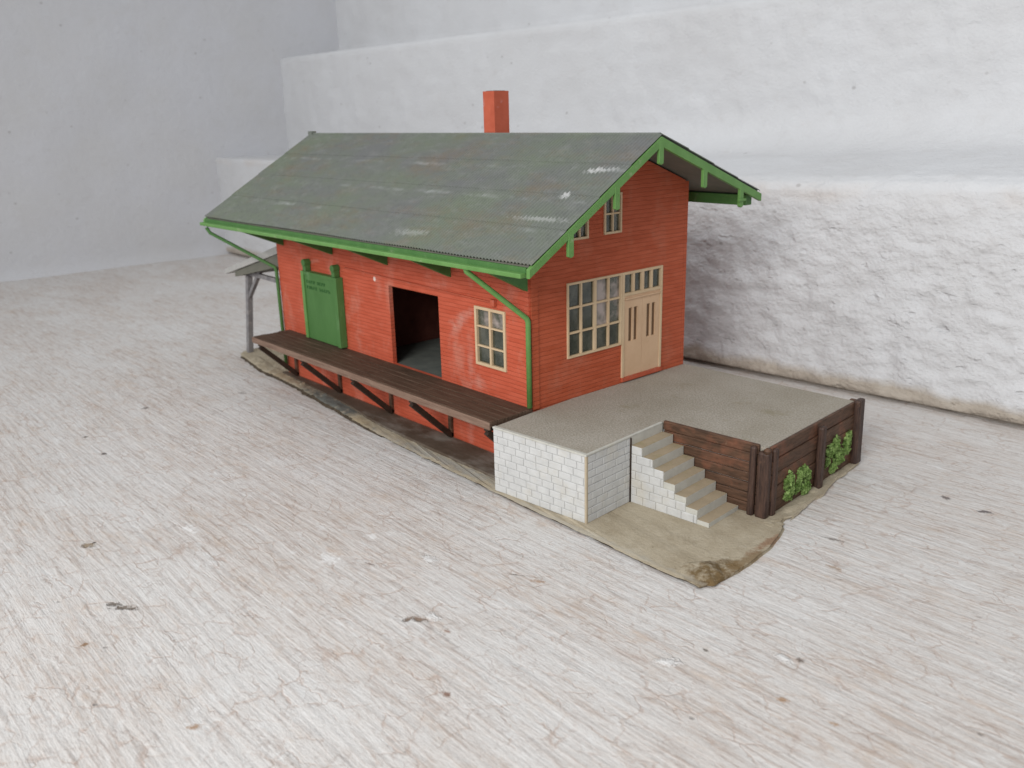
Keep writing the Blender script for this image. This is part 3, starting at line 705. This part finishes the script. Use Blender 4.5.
# deck
mb = MB()
deck = [(A0, B1 + .006), (A1 - .006, B1 + .006), (A1 - .006, B3 + .010), (A1 + .002, B3 + .0165), (A2 - .018, B3 + .0165), (A2 - .016, B4 - .03), (-.06, B4 + .02), (-.06, .96), (.028, .95), (.016, -.01)]
mb.prism([(x, y, -.03) for x, y in deck], (0, 0, .030)); obj('ramp_deck', mb, M['slab'], rp, xf=RP)
# core masonry (joint colour) with the blocks standing proud of it
mb = MB(); mb.box(A0 + .003, A1 - .004, B1 + .004, B3 - .006, BASE - .003, -.031); mb.box(A0 + .05, A2 - .03, B3 + .013, B4 - .02, BASE - .003, -.032)
obj('ramp_core', mb, M['mortar'], rp, xf=RP)
def blocks(u0, u1, z0, z1_, put, rows, wmean, seed, clipf=None):
    """coursed stone blocks over a face; put(u, z, depth) gives the point"""
    rb = random.Random(seed); mb = MB(); hrow = (z1_ - z0) / rows
    for r in range(rows):
        za, zb = z0 + hrow * r, z0 + hrow * (r + 1); u = u0 - (wmean * .5 if r % 2 else 0) - rb.uniform(0, .01)
        lim = clipf((za + zb) / 2 + hrow * .3) if clipf else u1
        while u < lim - .004:
            w = wmean * rb.uniform(.88, 1.14); a, b = max(u, u0), min(u + w, lim); u += w
            if b - a < .008: continue
            g = .0006; d = .0020 * rb.uniform(.85, 1.15); q = .0022
            a += g; b -= g; c, e_ = za + g, zb - g
            mb.hexa([put(a, c, 0), put(b, c, 0), put(b, e_, 0), put(a, e_, 0), put(a + q, c + q, d), put(b - q, c + q, d), put(b - q, e_ - q, d), put(a + q, e_ - q, d)])
    return mb
zt = -.004
obj('stone_wall', blocks(A0, A1 - .008, BASE, zt, lambda u, z, d: (u, B1 + .0020 - d, z), 9, .060, 1), M['stone'], rp, xf=RP)
obj('stone_wall', blocks(B1 + .008, B2, BASE, zt, lambda u, z, d: (A1 - .0020 + d, u, z), 9, .060, 2), M['stone'], rp, xf=RP)
mb = MB(); mb.box(A1 - .009, A1 + .0005, B1 + .0, B1 + .010, BASE, zt + .002); obj('corner_seam', mb, M['quoin'], rp, xf=RP, bevel=.002)
mb = MB(); mb.box(A0, A1 - .010, B1 - .003, B1 + .014, -.0035, .004); mb.box(A1 - .0095, A1 + .002, B1 - .003, B3 - .002, -.0035, .004); obj('coping', mb, M['riser'], rp, xf=RP, bevel=.0015)
mb = MB(); mb.box(A1 - .004, A1 + .0016, B2 + .004, B3 - .001, -.045, -.0036); obj('top_riser', mb, M['riser'], rp, xf=RP)
# stair
NS = 7; TD = .0505; RH = .0362
sc = bpy.data.objects.new('stair', None); link(sc, rp, tuple(RP((A1, .12, BASE)))); sc.empty_display_size = .03
# one mesh: treads tan, risers pale
mb = MB(); Bs, Be = B2 + .003, B3 - .001
for k in range(NS):
    xa = A1 + .002 + TD * k; xb = A1 + .002 + TD * (k + 1) + .0; zt_ = -RH * (k + 1)
    mb.add([(xa - .001, Bs, zt_), (xb, Bs, zt_), (xb, Be, zt_), (xa - .001, Be, zt_)], [(0, 1, 2, 3)], 1)
    zl = max(-RH * (k + 2), BASE - .002) if k < NS - 1 else BASE - .002
    mb.add([(xb, Bs, zl), (xb, Be, zl), (xb, Be, zt_), (xb, Bs, zt_)], [(0, 1, 2, 3)], 0)
    mb.add([(xa, Bs, BASE - .002), (xb, Bs, BASE - .002), (xb, Bs, zt_), (xa, Bs, zt_)], [(0, 1, 2, 3)], 0)
    mb.add([(xa, Be, BASE - .002), (xb, Be, BASE - .002), (xb, Be, zt_), (xa, Be, zt_)], [(0, 1, 2, 3)], 0)
so = obj('stair_treads', mb, [M['riser'], M['tread']], rp, xf=RP)
bpy.data.objects.remove(sc)
def clipf(z):
    k = int(-z / RH); return A1 + .002 + TD * max(0, min(NS, k))
obj('stair_side', blocks(A1 + .004, 9, BASE, -RH, lambda u, z, d: (u, B2 + .0014 - d, z), 7, .058, 3, clipf), M['stone'], rp, xf=RP)
mb = MB(); mb.box(A1 + .0, A1 + .004, B2 - .004, B2 + .002, BASE, -.006); obj('stair_joint', mb, M['black'], rp, xf=RP)
# plank retaining walls
rl = random.Random(5)
NPK = 7; ph = (.010 - BASE) / NPK
for k in range(NPK):
    mb = MB(); za = BASE + ph * k + .001; zb = za + ph - .002; o_ = rl.uniform(-.002, .003)
    mb.box(A1 + .003, A2 - .045, B3 + .003 + o_, B3 + .016, za, zb); obj('plank', mb, M['log'], rp, xf=RP, bevel=.004)
for k in range(5):
    hh = (.012 + .262) / 5; za = BASE + hh * k + .001; zb = za + hh - .002; o_ = rl.uniform(-.003, .003)
    mb = MB(); mb.box(A2 - .016, A2 + o_, B3 + .025, B4, za, zb); obj('plank', mb, M['log'], rp, xf=RP, bevel=.004)
mb = MB(); mb.box(A2 - .040, A2 - .016, B4 - .02, B4 + .0, BASE, .0); obj('plank', mb, M['log'], rp, xf=RP)
def rpost(x0, x1_, y0, y1_, z1__, skew=0):
    mb = MB(); z0 = BASE - .004
    mb.hexa([(x0, y0, z0), (x1_, y0, z0), (x1_, y1_, z0), (x0, y1_, z0), (x0 + skew, y0 + .002, z1__), (x1_ + skew, y0 + .002, z1__), (x1_ + skew, y1_ - .002, z1__ + .002), (x0 + skew, y1_ - .002, z1__)])
    obj('post', mb, M['post'], rp, xf=RP, bevel=.009)
rpost(A2 - .075, A2 - .048, B3 - .018, B3 + .006, .004)
rpost(A2 - .042, A2 + .004, B3 - .014, B3 + .022, -.012)
rpost(A2 - .012, A2 + .012, B3 + .026, B3 + .058, -.006)
rpost(A2 + .002, A2 + .028, .600, .640, -.012)
rpost(A2 - .004, A2 + .026, B4 - .058, B4 + .002, .012, -.004)
mb = MB(); mb.tube([(A2 - .012, B3 + .002, -.014), (A2 - .004, B3 + .002, .002)], [.016, .010], 10); obj('post_top', mb, M['log'], rp, xf=RP, smooth=True)
# foam bushes
def bush(y0, y1_, z0, z1_, n, seed):
    rb = random.Random(seed); mb = MB(); cl = [(rb.uniform(y0, y1_), rb.uniform(z0, z1_), rb.uniform(.018, .034)) for _ in range(20)]
    for _ in range(n):
        cy_, cz_, rr = rb.choice(cl); a = rb.uniform(0, PI); b = rb.uniform(0, 2 * PI); q = rr * rb.uniform(.5, 1)
        p = Vector((A2 + .002 + abs(math.cos(a)) * q * .45, min(y1_ + .01, max(y0, cy_ + q * math.sin(a) * math.cos(b))), max(BASE + .002, cz_ + q * math.sin(a) * math.sin(b))))
        s_ = rb.uniform(.004, .008); u = Vector((rb.gauss(0, 1), rb.gauss(0, 1), rb.gauss(0, 1))).normalized(); w = u.cross(Vector((rb.gauss(0, 1), rb.gauss(0, 1), rb.gauss(0, 1)))).normalized()
        v = u.cross(w)
        mb.add([p + (u + w * .5) * s_, p + (w - u * .6) * s_, p - (u + w) * s_ + v * s_ * .6, p + (u * .5 - w) * s_], [(0, 1, 2, 3)])
    return obj('bush', mb, M['leaf'], rp, xf=RP)
bush(.35, .575, -.255, -.16, 2000, 1)['label'] = 'green foam bush between the corner post and the middle post'
bush(.70, .90, -.25, -.125, 2000, 2)['label'] = 'green foam bush between the middle post and the far post'
for q in [(.965, .47, .03, .12, .012, 8.1), (.93, .66, .03, .05, .014, 1.9), (.91, .86, .03, .12, .010, 2.9)]: lumps('scatter_mound', [q], M['base'])

# lean-to at the far end -----------------------------------------------
an = bpy.data.objects.new('lean_to', None); link(an, root, (-2.5, .4, BASE)); an['label'] = 'grey lean-to canopy on thin posts at the far end'; an.empty_display_size = .05
mb = MB(); o1 = Vector((-2.925, 0, .243)); i1 = Vector((XW - .006, 0, .448)); tk = Vector((0, 0, .044))
mb.hexa([o1, i1, i1 + Vector((0, .85, 0)), o1 + Vector((0, .85, 0)), o1 + tk * .75, i1 + tk, i1 + Vector((0, .85, 0)) + tk, o1 + Vector((0, .85, 0)) + tk * .75], 0)
obj('canopy_roof', mb, M['annexroof'], an, bevel=.003)
mb = MB(); dn = Vector((0, .012, -.004))
mb.hexa([o1 + Vector((.13, .012, -.002)), i1 + Vector((-.0, .012, -.075)), i1 + Vector((0, .84, -.075)), o1 + Vector((.13, .84, -.002)), o1 + Vector((.13, .012, .030)), i1 + Vector((0, .012, -.002)), i1 + Vector((0, .84, -.002)), o1 + Vector((.13, .84, .030))])
obj('canopy_underside', mb, M['under'], an)
for yq in (.067, .76):
    tp = Vector((-2.714, yq, .255)); bt = Vector((-2.826, yq, BASE - .004))
    mb = MB(); mb.bar(bt, tp, .034, .034, up=(0, 1, 0)); obj('post', mb, M['greywood'], an, bevel=.002)
    mb = MB(); mb.bar(tp + Vector((-.03, 0, .012)), (XW - .002, yq, .262), .022, .026, up=(0, 0, 1)); obj('beam', mb, M['greywood'], an)
    mb = MB(); mb.bar((-2.745, yq, .10), (-2.52, yq, .325), .022, .024, up=(0, 1, 0)); obj('brace', mb, M['greywood'], an); mb = MB(); mb.bar((XW - .006, yq, .09), (-2.30, yq, .255), .022, .024, up=(0, 1, 0)); obj('brace', mb, M['greywood'], an)
mb = MB(); mb.bar((-2.724, .03, .268), (-2.724, .80, .268), .026, .026); obj('beam', mb, M['greywood'], an)

# ------------------------------------------------------------------ light
w = bpy.data.worlds.new('World'); S.world = w; w.use_nodes = True
N_ = w.node_tree; bg = N_.nodes['Background']
tc = N_.nodes.new('ShaderNodeTexCoord'); dt = N_.nodes.new('ShaderNodeVectorMath'); dt.operation = 'DOT_PRODUCT'
N_.links.new(tc.outputs['Generated'], dt.inputs[0]); dt.inputs[1].default_value = Vector((-.30, -.82, .48)).normalized()
mr = N_.nodes.new('ShaderNodeMapRange'); mr.interpolation_type = 'SMOOTHSTEP'; N_.links.new(dt.outputs['Value'], mr.inputs[0])
for k_, v_ in enumerate((-.5, .9, .30, 1.12)): mr.inputs[k_ + 1].default_value = v_
N_.links.new(mr.outputs[0], bg.inputs[1]); bg.inputs[0].default_value = (.95, .975, 1, 1)
def area(name, loc, target, size, power, col):
    L = bpy.data.lights.new(name, 'AREA'); L.shape = 'RECTANGLE'; L.size, L.size_y = size; L.energy = power; L.color = col
    o = bpy.data.objects.new(name, L); COL.objects.link(o); o.location = loc
    o.rotation_euler = (Vector(target) - Vector(loc)).to_track_quat('-Z', 'Y').to_euler(); return o
area('key_light', (3.0, -6.9, 4.0), (-.4, .9, .2), (3.2, 2.4), 520, (1, .985, .96))  # soft area lamp added out of view, lights from the right front

# ------------------------------------------------------------------ camera
cam = bpy.data.cameras.new('camera'); co = bpy.data.objects.new('camera', cam); COL.objects.link(co); S.camera = co
yaw, pit, rol = .854453, -.294010, -.025090
fw = Vector((-math.sin(yaw) * math.cos(pit), math.cos(yaw) * math.cos(pit), math.sin(pit))); rt_ = Vector((math.cos(yaw), math.sin(yaw), 0)); up = rt_.cross(fw)
r2 = rt_ * math.cos(rol) + up * math.sin(rol); u2 = -rt_ * math.sin(rol) + up * math.cos(rol)
mm = Matrix((r2, u2, -fw)).transposed().to_4x4(); mm.translation = (2.640174, -2.405395, 1.201158); co.matrix_world = mm
cam.sensor_width = 36; cam.lens = 897.31 / 1024 * 36; cam.clip_start = .01; cam.clip_end = 200
cam.dof.use_dof = True; cam.dof.focus_distance = 3.35; cam.dof.aperture_fstop = 2.2

for o in S.objects:
    if '_w' in o: del o['_w']
S.view_settings.view_transform = 'Standard'; S.view_settings.look = 'None'; S.view_settings.exposure = -.26; S.view_settings.gamma = 1
S.render.engine = 'CYCLES'
S.cycles.max_bounces = 6; S.cycles.diffuse_bounces = 3; S.cycles.glossy_bounces = 2; S.cycles.transparent_max_bounces = 6
